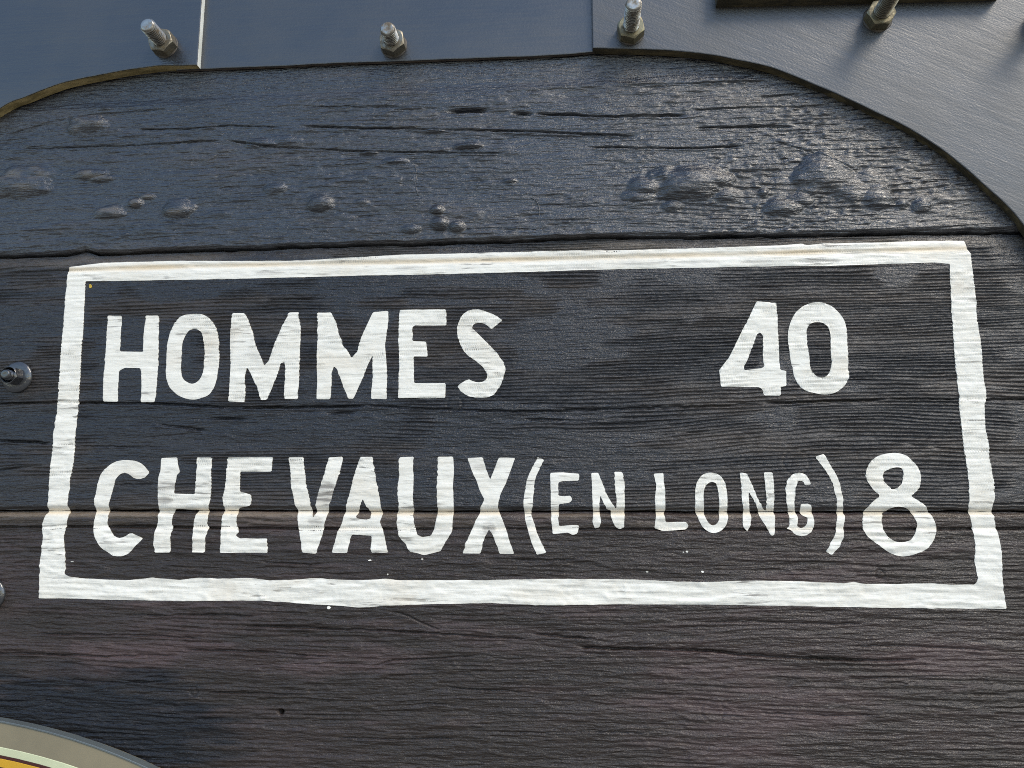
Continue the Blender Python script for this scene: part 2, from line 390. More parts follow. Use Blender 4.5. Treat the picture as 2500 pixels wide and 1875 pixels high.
    if pid == 2:
        d = jz(J1, x)-z
        h -= .0030*(1-sst(0, .0150, d))**1.3
        g = (z-jz(B2G, x))/.0022; h -= .0012*np.exp(-g*g)
        dust += .9*np.exp(-((d-.008)/.006)**2)*vn(x/.06, 1.5, 63)
        d2 = z-jz(J2, x)-.001; h -= .0026*(1-sst(0, .0035, d2))
        dust += .25*np.exp(-(d2/.004)**2)
    if pid == 3:
        d = jz(J2, x)-z
        h -= .0030*(1-sst(.0005, .0050, d))
        g = (z-jz(B3G, x, .0006, 64))/(.0010 if k == 1.0 else .0020); h -= (.0050 if k == 1.0 else .0012)*np.exp(-g**4)*(.15+.95*vn(x/.05, 9.5, 65))
        tb = np.clip(d/np.maximum(jz(J2, x)-jz(B3G, x), .004), 0, 1); h -= .0014*(2*tb-1)**4*(tb < 1)
        h -= .0004*(1-sst(.012, .016, d))
        dust += (1.1*np.exp(-((d-.0035)/.0024)**2)*sst(.3, .7, vn(x/.07, 2.5, 66))+.5*np.exp(-((d-.010)/.005)**2)*vn(x/.03, z/.003, 67))*(1-.6*sst(1500, 2100, px))
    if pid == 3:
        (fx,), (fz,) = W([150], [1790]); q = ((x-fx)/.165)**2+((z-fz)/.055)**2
        dark_patch = .95*(1-sst(.45, 1.35, q+.9*(vn(x/.03, zz/.004, 71)-.5)+.6*(vn(x/.06, zz/.02, 72)-.5)))  # near-black patch at the lower left, ragged along the grain
    if full: return h, np.clip(rough, 0, 1), np.clip(dust, 0, 1), dark_patch
    return h, np.clip(rough, 0, 1), np.clip(dust, 0, 1)

# ------------------------------------------------------------------ ground
gm = bpy.data.meshes.new('ground'); gm.from_pydata([(-60, -60, 0), (60, -60, 0), (60, 60, 0), (-60, 60, 0)], [], [(0, 1, 2, 3)])
t = NT('gravel ground'); t.base(t.mix(t.ramp(t.noise(40, detail=5), .35, .7), (.16, .145, .125), (.28, .26, .23))); t.rough(.9)
g = link('ground', gm, t.m); g['kind'] = 'structure'

# ------------------------------------------------------------------ wooden wall
wall = empty('wooden_wall', 'black painted plank wall of a railway wagon with white lettering inside a border', 'wooden wall')
xs = np.concatenate([np.arange(-1.4, -.62, .03), np.arange(-.62, .50, .00125), np.arange(.50, 1.41, .03)])
def plank(pid, zlo, zhi, dz, mat):
    """a plank whose lower and upper edge follow zlo(x), zhi(x)"""
    n = int(round((zhi.mean()-zlo.mean())/dz)); v = np.linspace(0, 1, n)
    X = np.repeat(xs[None, :], n, 0); Z = zlo[None, :]+(zhi-zlo)[None, :]*v[:, None]
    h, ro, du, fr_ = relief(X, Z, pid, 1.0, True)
    Y = -h
    T = .028
    X = np.vstack([X[:1], X, X[-1:]]); Z = np.vstack([Z[:1], Z, Z[-1:]]); Y = np.vstack([np.full((1, len(xs)), T), Y, np.full((1, len(xs)), T)])
    ro = np.vstack([ro[:1], ro, ro[-1:]]); du = np.vstack([du[:1], du, du[-1:]]); fr_ = np.vstack([fr_[:1], fr_, fr_[-1:]])
    N = n+2; w = len(xs); idx = np.arange(N*w).reshape(N, w)
    f = np.stack([idx[:-1, :-1], idx[:-1, 1:], idx[1:, 1:], idx[1:, :-1]], -1).reshape(-1, 4)
    me = mesh_np('plank', np.stack([X, Y, Z], -1).reshape(-1, 3), f)
    fattr(me, 'rough', ro); fattr(me, 'dust', du); fattr(me, 'dark_patch', fr_)
    o = link('plank', me, mat, wall); return o
z1 = jz(J1, xs, .0016, 61); z2 = jz(J2, xs, .0012, 62)
p1 = plank(1, z1+.0014, np.full_like(xs, 2.10), .00065, M_P1); p1['label'] = 'blistered black plank under the curved steel edge'
p2 = plank(2, z2+.0006, z1-.0012, .00060, M_P2); p2['label'] = 'ridged black plank carrying most of the lettering'
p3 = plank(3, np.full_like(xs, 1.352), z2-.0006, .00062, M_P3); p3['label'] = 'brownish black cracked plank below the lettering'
def plain_plank(zlo, zhi, mat):
    xx = np.arange(-1.4, 1.41, .02); zz_ = np.linspace(zlo, zhi, 40)
    X, Z = np.meshgrid(xx, zz_); h, ro, du = relief(X, Z, 4)
    Y = -h; N, w = X.shape
    X = np.vstack([X[:1], X, X[-1:]]); Z = np.vstack([Z[:1], Z, Z[-1:]]); Y = np.vstack([np.full((1, w), .028), Y, np.full((1, w), .028)])
    N += 2; idx = np.arange(N*w).reshape(N, w)
    f = np.stack([idx[:-1, :-1], idx[:-1, 1:], idx[1:, 1:], idx[1:, :-1]], -1).reshape(-1, 4)
    me = mesh_np('plank', np.stack([X, Y, Z], -1).reshape(-1, 3), f); link('plank', me, mat, wall)
zt = 1.350
while zt > .05:
    plain_plank(max(zt-.243, 0.0), zt, M_P3); zt -= .245
# backing boards behind the joints
bm = bmesh.new(); bmesh.ops.create_cube(bm, size=1.0)
for v in bm.verts: v.co = Vector((v.co.x*2.8, .042+v.co.y*.026, 1.06+v.co.z*2.10))
me = bpy.data.meshes.new('backing'); bm.to_mesh(me); bm.free()
link('backing_board', me, plain('dark backing timber', (.012, .011, .010), .8), wall)

# ------------------------------------------------------------------ lettering
S = 700/2212.0
def tile(ox, oy, pts): return [(ox+a*S, oy+b*S) for a, b in pts]
TA, TB, TC_, TD = (0, 450), (600, 450), (1200, 450), (1800, 450)
A2, B2, C2, D2 = (0, 900), (600, 900), (1200, 900), (1800, 900)
LET = [
 ('H', TA, [[(835,1015),(942,1015),(935,1150),(928,1290),(1105,1293),(1112,1150),(1125,1012),(1222,1012),(1228,1130),(1222,1380),(1208,1560),(1195,1680),(1087,1680),(1092,1560),(1090,1440),(1080,1418),(960,1415),(918,1440),(912,1560),(908,1677),(795,1677),(800,1500),(815,1300),(825,1150)]], 0),
 ('O', TA, [[(1430,1002),(1570,1000),(1640,1050),(1685,1150),(1693,1260),(1690,1400),(1670,1540),(1620,1620),(1560,1650),(1490,1665),(1420,1650),(1360,1620),(1300,1560),(1280,1470),(1285,1330),(1295,1200),(1320,1120),(1370,1040)],
   [(1460,1118),(1530,1118),(1565,1150),(1580,1250),(1578,1400),(1560,1480),(1530,1520),(1480,1545),(1430,1520),(1400,1480),(1395,1400),(1405,1270),(1420,1180)]], 1),
 ('M', TA, [[(1795,997),(1890,995),(1915,1040),(1955,1160),(1985,1270),(2041,1400),(2076,1360),(2126,1220),(2176,1100),(2231,988),(2308,988),(2301,1020),(2321,1100),(2316,1300),(2306,1500),(2298,1657),(2194,1657),(2196,1560),(2201,1480),(2202,1370),(2166,1385),(2146,1450),(2096,1580),(2058,1665),(2015,1665),(1985,1560),(1930,1450),(1905,1410),(1890,1470),(1896,1600),(1890,1680),(1765,1677),(1775,1500),(1780,1300),(1778,1150)]], 0),
 ('M', TB, [[(555,990),(660,990),(690,1050),(720,1150),(750,1240),(820,1340),(860,1290),(890,1190),(940,1080),(985,985),(1100,978),(1103,1050),(1090,1140),(1075,1250),(1088,1400),(1090,1550),(1085,1657),(965,1655),(975,1560),(980,1440),(978,1320),(940,1400),(900,1500),(860,1590),(830,1655),(795,1655),(760,1580),(730,1490),(700,1420),(680,1405),(665,1440),(660,1560),(655,1657),(548,1657),(552,1500),(550,1340),(555,1150)]], 0),
 ('E', TB, [[(1190,970),(1545,965),(1550,1090),(1300,1090),(1285,1110),(1290,1210),(1395,1215),(1405,1330),(1295,1330),(1298,1440),(1300,1535),(1545,1535),(1540,1650),(1175,1650),(1185,1400),(1180,1200),(1182,1010)]], 0),
 ('S', TB, [[(1978,1050),(1925,1010),(1820,968),(1730,968),(1670,1010),(1632,1090),(1632,1170),(1660,1240),(1700,1310),(1770,1360),(1830,1410),(1862,1460),(1862,1500),(1830,1525),(1790,1530),(1750,1520),(1710,1502),(1630,1560),(1670,1610),(1740,1645),(1860,1648),(1920,1620),(1970,1550),(2005,1450),(1995,1390),(1960,1330),(1900,1260),(1840,1200),(1780,1140),(1745,1110),(1760,1075),(1810,1068),(1850,1080),(1898,1118)]], 2),
 ('4', TD, [[(149,905),(298,915),(305,1000),(315,1150),(318,1300),(330,1430),(375,1440),(380,1555),(335,1562),(332,1630),(204,1630),(199,1590),(166,1565),(-131,1560),(-141,1435),(-66,1340),(-6,1220),(54,1100),(104,1000)],
   [(178,1142),(200,1170),(198,1300),(200,1380),(210,1400),(190,1420),(50,1435),(48,1405),(90,1330),(130,1220),(150,1160)]], 0),
 ('0', TD, [[(560,915),(640,908),(720,935),(790,990),(840,1080),(845,1200),(852,1350),(865,1490),(830,1550),(780,1595),(720,1618),(650,1622),(540,1600),(480,1560),(440,1500),(420,1400),(400,1290),(388,1170),(400,1080),(440,1000),(490,950)],
   [(560,1070),(640,1062),(690,1090),(718,1140),(720,1240),(718,1330),(730,1370),(720,1440),(690,1480),(640,1495),(600,1480),(560,1420),(550,1310),(532,1180),(535,1110)]], 1),
 ('C', A2, [[(1110,745),(1060,715),(970,702),(880,722),(820,765),(780,810),(755,880),(740,960),(725,1020),(740,1100),(718,1200),(725,1270),(745,1330),(790,1390),(850,1430),(880,1448),(970,1445),(1030,1390),(1105,1310),(1060,1285),(1015,1265),(960,1300),(910,1308),(870,1280),(855,1240),(820,1215),(835,1130),(840,1040),(860,970),(880,890),(900,840),(950,800),(1000,812),(1040,850),(1110,850),(1160,800)]], 2),
 ('H', A2, [[(1245,690),(1370,685),(1378,760),(1390,800),(1365,820),(1355,900),(1348,965),(1505,968),(1512,900),(1518,780),(1525,685),(1638,685),(1632,800),(1635,900),(1620,1020),(1605,1075),(1605,1130),(1595,1200),(1615,1225),(1590,1300),(1575,1420),(1480,1418),(1490,1320),(1492,1200),(1505,1130),(1530,1090),(1350,1082),(1335,1100),(1330,1140),(1320,1190),(1335,1230),(1318,1310),(1315,1418),(1195,1418),(1185,1350),(1200,1230),(1215,1180),(1220,1100),(1225,1060),(1218,1000),(1220,860),(1240,780)]], 0),
 ('E', A2, [[(1760,685),(2108,682),(2095,795),(1855,795),(1850,880),(1852,950),(1935,970),(1940,1010),(1930,1055),(1840,1075),(1830,1095),(1835,1120),(1820,1190),(1835,1240),(1845,1260),(1815,1285),(1850,1310),(2065,1310),(2065,1422),(1695,1420),(1705,1320),(1705,1200),(1728,1080),(1715,1000),(1735,930),(1750,800)]], 0),
 ('V', B2, [[(330,685),(442,682),(452,780),(465,880),(500,1060),(510,1110),(522,1150),(545,1110),(538,1060),(545,1000),(580,900),(610,790),(640,685),(748,680),(735,760),(700,880),(660,1000),(635,1080),(628,1140),(605,1200),(595,1270),(570,1340),(545,1428),(438,1420),(425,1330),(405,1240),(400,1150),(400,1100),(375,1040),(355,930),(345,800)]], 0),
 ('A', B2, [[(885,682),(978,680),(985,740),(1005,850),(1030,980),(1045,1090),(1055,1120),(1035,1180),(1060,1250),(1075,1330),(1100,1418),(970,1418),(965,1350),(970,1290),(820,1280),(805,1310),(795,1370),(785,1422),(665,1420),(690,1330),(710,1250),(740,1200),(760,1130),(775,1060),(810,940),(850,780)],
   [(900,1005),(930,1060),(960,1100),(965,1150),(940,1165),(870,1160),(848,1150),(870,1100)]], 0),
 ('U', B2, [[(1185,685),(1298,680),(1292,780),(1295,900),(1290,1000),(1298,1080),(1290,1140),(1300,1200),(1320,1280),(1360,1300),(1430,1290),(1450,1240),(1470,1150),(1480,1080),(1475,1000),(1480,800),(1482,680),(1600,680),(1605,780),(1600,920),(1605,1050),(1595,1150),(1590,1260),(1560,1310),(1500,1410),(1370,1438),(1260,1408),(1230,1350),(1180,1290),(1165,1200),(1170,1120),(1185,1050),(1170,950),(1185,800)]], 0),
 ('X', B2, [[(1712,690),(1830,682),(1850,770),(1885,855),(1910,790),(1930,740),(1955,685),(2080,690),(2050,760),(2010,870),(1960,990),(1945,1040),(1950,1100),(1980,1160),(2010,1250),(2040,1340),(2068,1430),(1955,1428),(1940,1370),(1910,1290),(1875,1240),(1845,1300),(1810,1425),(1672,1425),(1700,1350),(1745,1240),(1775,1160),(1805,1110),(1815,1060),(1840,1010),(1800,930),(1775,850),(1740,780)]], 0),
 ('(', C2, [[(355,680),(400,705),(370,770),(335,850),(325,940),(320,1050),(300,1110),(325,1180),(345,1250),(380,1330),(420,1420),(350,1435),(310,1350),(290,1270),(260,1180),(255,1120),(245,1050),(255,940),(280,830),(320,750)]], 2),
 ('E', C2, [[(455,805),(550,800),(678,810),(678,862),(540,868),(515,880),(515,980),(560,985),(610,980),(622,1005),(600,1035),(520,1045),(518,1100),(515,1170),(520,1215),(660,1205),(675,1215),(665,1270),(630,1285),(590,1265),(475,1275),(460,1170),(460,1080),(455,950)]], 0),
 ('N', C2, [[(770,805),(825,805),(850,870),(885,960),(930,1040),(960,1085),(968,1010),(950,900),(950,795),(1010,795),(1025,880),(1028,1000),(1025,1120),(1025,1225),(985,1240),(955,1220),(915,1130),(925,1095),(890,1085),(850,1000),(840,980),(832,1060),(835,1130),(848,1180),(830,1225),(795,1232),(780,1190),(785,1110),(778,1000),(775,880)]], 0),
 ('L', C2, [[(1250,810),(1325,805),(1328,870),(1340,960),(1342,1090),(1330,1110),(1345,1185),(1500,1182),(1520,1215),(1500,1240),(1320,1252),(1255,1230),(1270,1130),(1262,1000),(1268,900)]], 0),
 ('O', C2, [[(1640,810),(1700,800),(1760,815),(1800,870),(1818,950),(1820,1080),(1828,1150),(1810,1220),(1760,1260),(1700,1272),(1640,1235),(1605,1180),(1575,1110),(1568,1000),(1575,900),(1600,845)],
   [(1700,870),(1740,890),(1755,960),(1755,1080),(1762,1150),(1745,1190),(1710,1215),(1670,1190),(1640,1120),(1635,1020),(1640,930),(1665,885)]], 1),
 ('N', C2, [[(1915,800),(1970,810),(2010,900),(2050,1000),(2100,1085),(2120,1100),(2120,1000),(2110,900),(2100,800),(2165,800),(2180,900),(2178,1080),(2190,1150),(2185,1240),(2175,1290),(2150,1285),(2120,1220),(2065,1130),(2060,1090),(2015,1000),(1980,950),(1985,1020),(1990,1080),(2008,1150),(1995,1220),(1970,1255),(1940,1215),(1940,1130),(1950,1100),(1930,1020),(1925,900)]], 0),
 ('G', D2, [[(568,895),(520,900),(510,870),(470,865),(455,900),(445,960),(440,1050),(445,1100),(465,1140),(465,1180),(455,1215),(490,1235),(530,1210),(545,1150),(495,1130),(485,1100),(490,1045),(560,1040),(580,1080),(580,1110),(595,1180),(580,1250),(520,1298),(440,1280),(415,1245),(375,1235),(400,1215),(400,1150),(390,1080),(375,1000),(375,900),(400,830),(460,800),(520,810),(550,850)]], 2),
 (')', D2, [[(600,680),(670,658),(710,730),(760,810),(790,890),(810,980),(820,1090),(832,1160),(820,1230),(825,1280),(800,1350),(770,1390),(725,1438),(680,1410),(700,1380),(740,1310),(765,1250),(768,1160),(775,1100),(765,1010),(735,890),(700,810),(640,730)]], 2),
 ('8', D2, [[(1160,648),(1280,655),(1340,700),(1400,770),(1420,840),(1405,920),(1370,955),(1335,985),(1400,1020),(1460,1070),(1490,1110),(1530,1190),(1542,1260),(1510,1340),(1450,1400),(1360,1435),(1260,1455),(1160,1418),(1070,1350),(1000,1290),(965,1230),(960,1150),(1000,1070),(1060,1010),(1110,982),(1050,940),(1000,870),(985,800),(1040,690)],
   [(1200,760),(1270,765),(1282,830),(1270,890),(1205,940),(1165,905),(1130,880),(1115,800)],
   [(1210,1062),(1290,1068),(1340,1090),(1370,1150),(1395,1200),(1380,1260),(1340,1330),(1240,1345),(1170,1310),(1120,1240),(1115,1130),(1150,1100)]], 1),
]
BORDER = [[(171,652),(253,641),(414,637),(700,637),(790,633),(992,622),(1138,618),(1300,614),(1516,611),(1675,607),(1900,599),(1958,594),(1971,598),(2009,594),(2100,592),(2275,587),(2355,587),(2362,608),(2370,621),(2373,656),(2381,719),(2385,782),(2395,839),(2401,925),(2408,974),(2403,985),(2404,1042),(2412,1077),(2416,1121),(2425,1169),(2429,1216),(2422,1235),(2428,1267),(2438,1308),(2444,1343),(2446,1401),(2449,1439),(2456,1486),(2354,1486),(2142,1483),(2021,1481),(1800,1477),(1516,1475),(1358,1477),(1308,1477),(1200,1472),(1075,1474),(980,1477),(878,1483),(821,1478),(758,1475),(695,1470),(632,1466),(519,1467),(427,1467),(253,1464),(190,1461),(95,1461),(98,1375),(106,1311),(103,1280),(115,1248),(119,1201),(125,1137),(130,1090),(134,1042),(142,979),(147,893),(152,830),(158,751),(164,687),(166,663)],
 [(209,687),(376,684),(475,683),(700,678),(916,672),(1021,671),(1300,664),(1516,657),(1900,650),(2021,650),(2167,645),(2275,641),(2318,644),(2320,687),(2322,751),(2327,830),(2333,893),(2338,944),(2343,972),(2340,980),(2346,1027),(2352,1090),(2362,1153),(2366,1216),(2365,1235),(2373,1280),(2381,1327),(2379,1368),(2386,1413),(2379,1427),(2319,1427),(2275,1424),(2173,1426),(2104,1425),(2085,1420),(2059,1424),(1942,1419),(1832,1417),(1706,1421),(1627,1419),(1570,1415),(1358,1413),(1200,1416),(980,1417),(942,1413),(869,1417),(758,1411),(733,1415),(660,1417),(625,1413),(601,1411),(538,1413),(487,1410),(437,1416),(373,1410),(310,1417),(206,1412),(171,1408),(157,1401),(161,1385),(158,1327),(155,1311),(163,1280),(168,1254),(165,1232),(172,1169),(182,1121),(183,1077),(191,995),(196,925),(199,861),(204,798),(207,735)]]
WEAR = [(795, 1207, 28, 26, .95), (408, 1188, 26, 12, .8), (400, 1222, 22, 8, .7), (640, 850, 30, 40, .22), (560, 830, 14, 50, .2), (1185, 1135, 30, 14, .4), (1075, 1300, 40, 8, .4), (330, 1160, 30, 5, .4), (520, 1182, 10, 10, .4), (770, 1272, 16, 10, .55), (1194, 1290, 14, 14, .6), (1150, 1125, 40, 12, .3),
        (590, 1230, 30, 8, .3), (660, 666, 34, 4, .6), (1000, 655, 40, 4, .45), (1560, 642, 60, 4, .5), (2000, 637, 50, 4, .6), (1700, 640, 50, 4, .35), (1850, 640, 40, 4, .4), (1168, 978, 16, 3, .5), (1400, 655, 60, 3, .4), (2420, 1130, 6, 30, .2)]

def chaikin(p, smooth):
    p = np.array(p, float); n = len(p); out = []
    for i in range(n):
        a, b, c = p[i-1], p[i], p[(i+1) % n]
        l1 = np.linalg.norm(a-b); l2 = np.linalg.norm(c-b)
        u, v = (a-b)/l1, (c-b)/l2
        sharp = np.dot(u, v) > -.35
        lim = 2.2 if (smooth == 0 or (smooth == 2 and sharp)) else 30
        out.append(b+u*min(.25*l1, lim)); out.append(b+v*min(.25*l2, lim))
    return np.array(out)
def dens(p, step, seed, amp):
    out = []; n = len(p)
    for i in range(n):
        a, b = p[i], p[(i+1) % n]; k = max(1, int(np.linalg.norm(b-a)/step))
        for j in range(k): out.append(a+(b-a)*j/k)
    q = np.array(out)
    # brush edges: broken by the grain, so mostly sideways wobble that changes with height
    q2 = q.copy()
    q2[:, 0] += amp*((vn(q[:, 0]/.03, q[:, 1]/.0017, seed)-.5)*3.4*vn(q[:, 0]/.02, q[:, 1]/.012, seed+7)**1.5+(vn(q[:, 0]/.03, q[:, 1]/.007, seed+1)-.5)*1.4)
    q2[:, 1] += amp*.8*(vn(q[:, 0]/.006, q[:, 1]/.02, seed+2)-.5)
    return q2
def inside(pt, loops):
    x, z = pt[:, 0], pt[:, 1]; c = np.zeros(len(pt), bool)
    for L in loops:
        a = L; b = np.roll(L, -1, 0)
        for (ax, az_), (bx, bz) in zip(a, b):
            m = (az_ > z) != (bz > z)
            if az_ == bz: continue
            c ^= m & (x < (bx-ax)*(z-az_)/(bz-az_)+ax)
    return c
def paint_height(x, z):
    j2 = jz(J2, x); j1 = jz(J1, x)
    hs = []
    for dz_ in (-.00045, 0, .00045):
        hs.append(np.where(z > j2, relief(x, z+dz_, 2, .8)[0], relief(x, z+dz_, 3, .8)[0]))
    return np.maximum(np.maximum.reduce(hs), -.0032)
def paint_mesh(name, loops, thick, sx=.0020, sz=.0009, cs=True):
    allp = np.vstack(loops); lo = allp.min(0); hi = allp.max(0)
    gx, gz = np.meshgrid(np.arange(lo[0], hi[0], sx), np.arange(lo[1], hi[1], sz)); gx[::2] += sx/2
    gp = np.stack([gx.ravel(), gz.ravel()], 1)
    if name == 'painted_border':
        w = .034; inn = (gp[:, 0] > lo[0]+w+.02) & (gp[:, 0] < hi[0]-w-.02) & (gp[:, 1] > lo[1]+w) & (gp[:, 1] < hi[1]-w-.012)
        gp = gp[~inn]
    gp = gp[inside(gp, loops)]
    # keep interior points clear of the outline
    if len(gp):
        keep = np.ones(len(gp), bool)
        for i in range(0, len(gp), 2000):
            s = gp[i:i+2000]; dx = (s[:, None, 0]-allp[None, :, 0])/(.0009); dz_ = (s[:, None, 1]-allp[None, :, 1])/(.00055)
            keep[i:i+2000] = (dx*dx+dz_*dz_).min(1) > 1
        gp = gp[keep]
    verts = [Vector(p) for p in allp]+[Vector(p) for p in gp]; edges = []; o = 0
    for L in loops:
        n = len(L); edges += [(o+i, o+(i+1) % n) for i in range(n)]; o += n
    vv, ee, ff, *_ = delaunay_2d_cdt(verts, edges, [], 0, 1e-7)
    P = np.array([(v.x, v.y) for v in vv]); Fc = np.array([f for f in ff if len(f) == 3])
    cen = P[Fc].mean(1); Fc = Fc[inside(cen, loops)]
    a, b, c = P[Fc[:, 0]], P[Fc[:, 1]], P[Fc[:, 2]]
    cr = (b[:, 0]-a[:, 0])*(c[:, 1]-a[:, 1])-(b[:, 1]-a[:, 1])*(c[:, 0]-a[:, 0])
    Fc[cr < 0] = Fc[cr < 0][:, ::-1]
    h = paint_height(P[:, 0], P[:, 1])
    # boundary skirt
    ed = {}
    for f in Fc:
        for i in range(3):
            e = (f[i], f[(i+1) % 3]); ed[e] = 1
    bd = [e for e in ed if (e[1], e[0]) not in ed]
    bv = sorted({v for e in bd for v in e}); nb = len(bv); m0 = {v: len(P)+i for i, v in enumerate(bv)}; mp = {v: len(P)+nb+i for i, v in enumerate(bv)}
    isb = np.zeros(len(P), bool); isb[bv] = True
    Y = -(h+np.where(isb, thick*.75, thick))
    Pall = np.vstack([np.stack([P[:, 0], Y, P[:, 1]], 1), np.stack([P[bv, 0], Y[bv], P[bv, 1]], 1), np.stack([P[bv, 0], -(h[bv]-.0006), P[bv, 1]], 1)])
    sk = []
    for (i, j) in bd: sk += [(m0[i], mp[i], mp[j]), (m0[i], mp[j], m0[j])]
    Fa = np.vstack([Fc, np.array(sk)])
    cen = Pall.mean(0); cen = np.array([cen[0], 0, cen[2]])
    st = np.exp(-((Pall[:, 2]-jz(B2G, Pall[:, 0])-.0008)/.0030)**2)*(.4+.6*vn(Pall[:, 0]/.05, 1.2, 91))*.9
    st += np.exp(-((Pall[:, 2]-jz(J2, Pall[:, 0])+.001)/.0035)**2)*.75*(.4+.6*vn(Pall[:, 0]/.03, 1.2, 92))
    st += np.exp(-((Pall[:, 2]-jz(B3G, Pall[:, 0]))/.0022)**2)*.45*vn(Pall[:, 0]/.03, 1.2, 93)
    we = np.zeros(len(Pall))
    for (px, py, rx, ry, k) in WEAR:
        (wx,), (wz,) = W([px], [py]); r2 = ((Pall[:, 0]-wx)/(rx*PXM*1.3))**2+((Pall[:, 2]-wz)/(ry*PXM*1.3))**2
        we = np.maximum(we, k*(1-sst(.4, 1.2, r2)))
    me = mesh_np(name, Pall-cen, Fa); fattr(me, 'stain', np.clip(st, 0, 1)); fattr(me, 'wear', we); fattr(me, 'jd', (Pall[:, 2]-jz(J2, Pall[:, 0]))*1000)
    return me, cen
def loops_for(polys, smooth, seed, amp):
    out = []
    for i, p in enumerate(polys):
        q = chaikin(p, smooth)
        if smooth: q = chaikin(q, 1) if smooth == 1 else q
        out.append(dens(WP(q), .0011, seed+i*5, amp))
    return out
lp = loops_for(BORDER, 0, 300, .00045)
bme, cen = paint_mesh('painted_border', lp, .00028, .0022, .0009)
border = link('painted_border', bme, M_WHITE, wall); border.location = cen
border['label'] = 'hand painted white rectangular border crossing two planks'
for i, (ch, tl, polys, sm) in enumerate(LET):
    pl = [tile(tl[0], tl[1], p) for p in polys]
    me, cen = paint_mesh('painted_letter', loops_for(pl, sm, 400+i*20, .00045), .00028)
    nm = 'painted_digit' if ch in '408' else ('painted_bracket' if ch in '()' else 'painted_letter')
    o = link(nm, me, M_WHITE, border); o.location = Vector(cen)-border.location
# small drops of white paint
SP = [(1677, 1347, 6, 4), (1668, 1348, 3, 2), (1580, 1396, 5, 3), (1715, 1396, 6, 4), (803, 1483, 8, 6), (1031, 1365, 5, 3), (947, 1402, 3, 4), (177, 1371, 6, 2), (904, 1368, 7, 3)]
for (px, py, rx, ry) in SP:
    a = np.linspace(0, 2*np.pi, 10)[:-1]; rr = np.array([rnd.uniform(.7, 1.15) for _ in a])
    rx *= .62; ry *= .62; L = WP(np.stack([px+rx*rr*np.cos(a), py+ry*rr*np.sin(a)], 1))
    me, cen = paint_mesh('paint_speck', [L], .0005)
    o = link('paint_speck', me, M_WHITE, wall); o.location = cen

M_YEL = plain('yellow paint drop', (.55, .36, .03), .4)
a = np.linspace(0, 2*np.pi, 9)[:-1]; me, cen = paint_mesh('paint_speck', [WP(np.stack([221+3.5*np.cos(a), 699+5*np.sin(a)], 1))], .0005)
o = link('paint_speck', me, M_YEL, wall); o.location = cen; o['label'] = 'tiny yellow paint drop'
def bristle(pts, rad):
    p = curve(pts, 0.0, 5); h = relief(p[:, 0], p[:, 1], 1)[0]; V = []; Fq = []
    for i, (q, hh) in enumerate(zip(p, h)):
        t_ = p[min(i+1, len(p)-1)]-p[max(i-1, 0)]; t_ = t_/np.linalg.norm(t_); nn = np.array([-t_[1], t_[0]])
        for k in range(6):
            c_, s_ = math.cos(k*math.pi/3), math.sin(k*math.pi/3); V.append((q[0]+nn[0]*rad*c_, -(hh+.0003)-rad*s_, q[1]+nn[1]*rad*c_))
        if i: Fq += [((i-1)*6+k, (i-1)*6+(k+1) % 6, i*6+(k+1) % 6, i*6+k) for k in range(6)]
    link('bristle', mesh_np('bristle', np.array(V), np.array(Fq)), M_P1, wall)
def curve(pts, t, n=6):
    p = WP(pts, t); out = []
    for i in range(len(p)-1):
        p0 = p[max(i-1, 0)]; p1_ = p[i]; p2_ = p[i+1]; p3_ = p[min(i+2, len(p)-1)]
        for k in range(n):
            s = k/n; out.append(.5*((2*p1_)+(-p0+p2_)*s+(2*p0-5*p1_+4*p2_-p3_)*s*s+(-p0+3*p1_-3*p2_+p3_)*s**3))
    out.append(p[-1]); return np.array(out)
bristle([(1014, 405), (1018, 425), (1015, 452), (1021, 478)], .0005)
bristle([(1140, 559), (1200, 557), (1260, 558), (1310, 560)], .0004)
bristle([(1296, 485), (1310, 492), (1316, 510), (1317, 528)], .0004)

# ------------------------------------------------------------------ steel plates
def prism(name, pts, y0, y1, mats, bev=.0007, edge_idx=1, special=None):
    """pts (x,z) outline, extruded from y0 (back) to y1 (front, nearer the viewer)"""
    bm = bmesh.new(); pts = [tuple(p) for p in pts]
    area = sum(pts[i][0]*pts[(i+1) % len(pts)][1]-pts[(i+1) % len(pts)][0]*pts[i][1] for i in range(len(pts)))
    if area < 0: pts = pts[::-1]
    fr = [bm.verts.new((x, y1, z)) for x, z in pts]; bk = [bm.verts.new((x, y0, z)) for x, z in pts]
    f = bm.faces.new(fr); f.material_index = 0
    g_ = bm.faces.new(bk[::-1]); g_.material_index = 0
    n = len(pts)
    for i in range(n):
        q = bm.faces.new((fr[i], bk[i], bk[(i+1) % n], fr[(i+1) % n])); q.material_index = edge_idx
        if special and special(((pts[i][0]+pts[(i+1) % n][0])/2, (pts[i][1]+pts[(i+1) % n][1])/2), pts[i], pts[(i+1) % n]): q.material_index = 2
    bm.normal_update()
    fe = [e for e in bm.edges if f in e.link_faces]
    bmesh.ops.bevel(bm, geom=fe, offset=bev, segments=2, affect='EDGES', profile=.6, material=0)
    bmesh.ops.triangulate(bm, faces=[q for q in bm.faces if len(q.verts) > 4])
    me = bpy.data.meshes.new(name); bm.to_mesh(me); bm.free()
    for m in mats: me.materials.append(m)
    return me
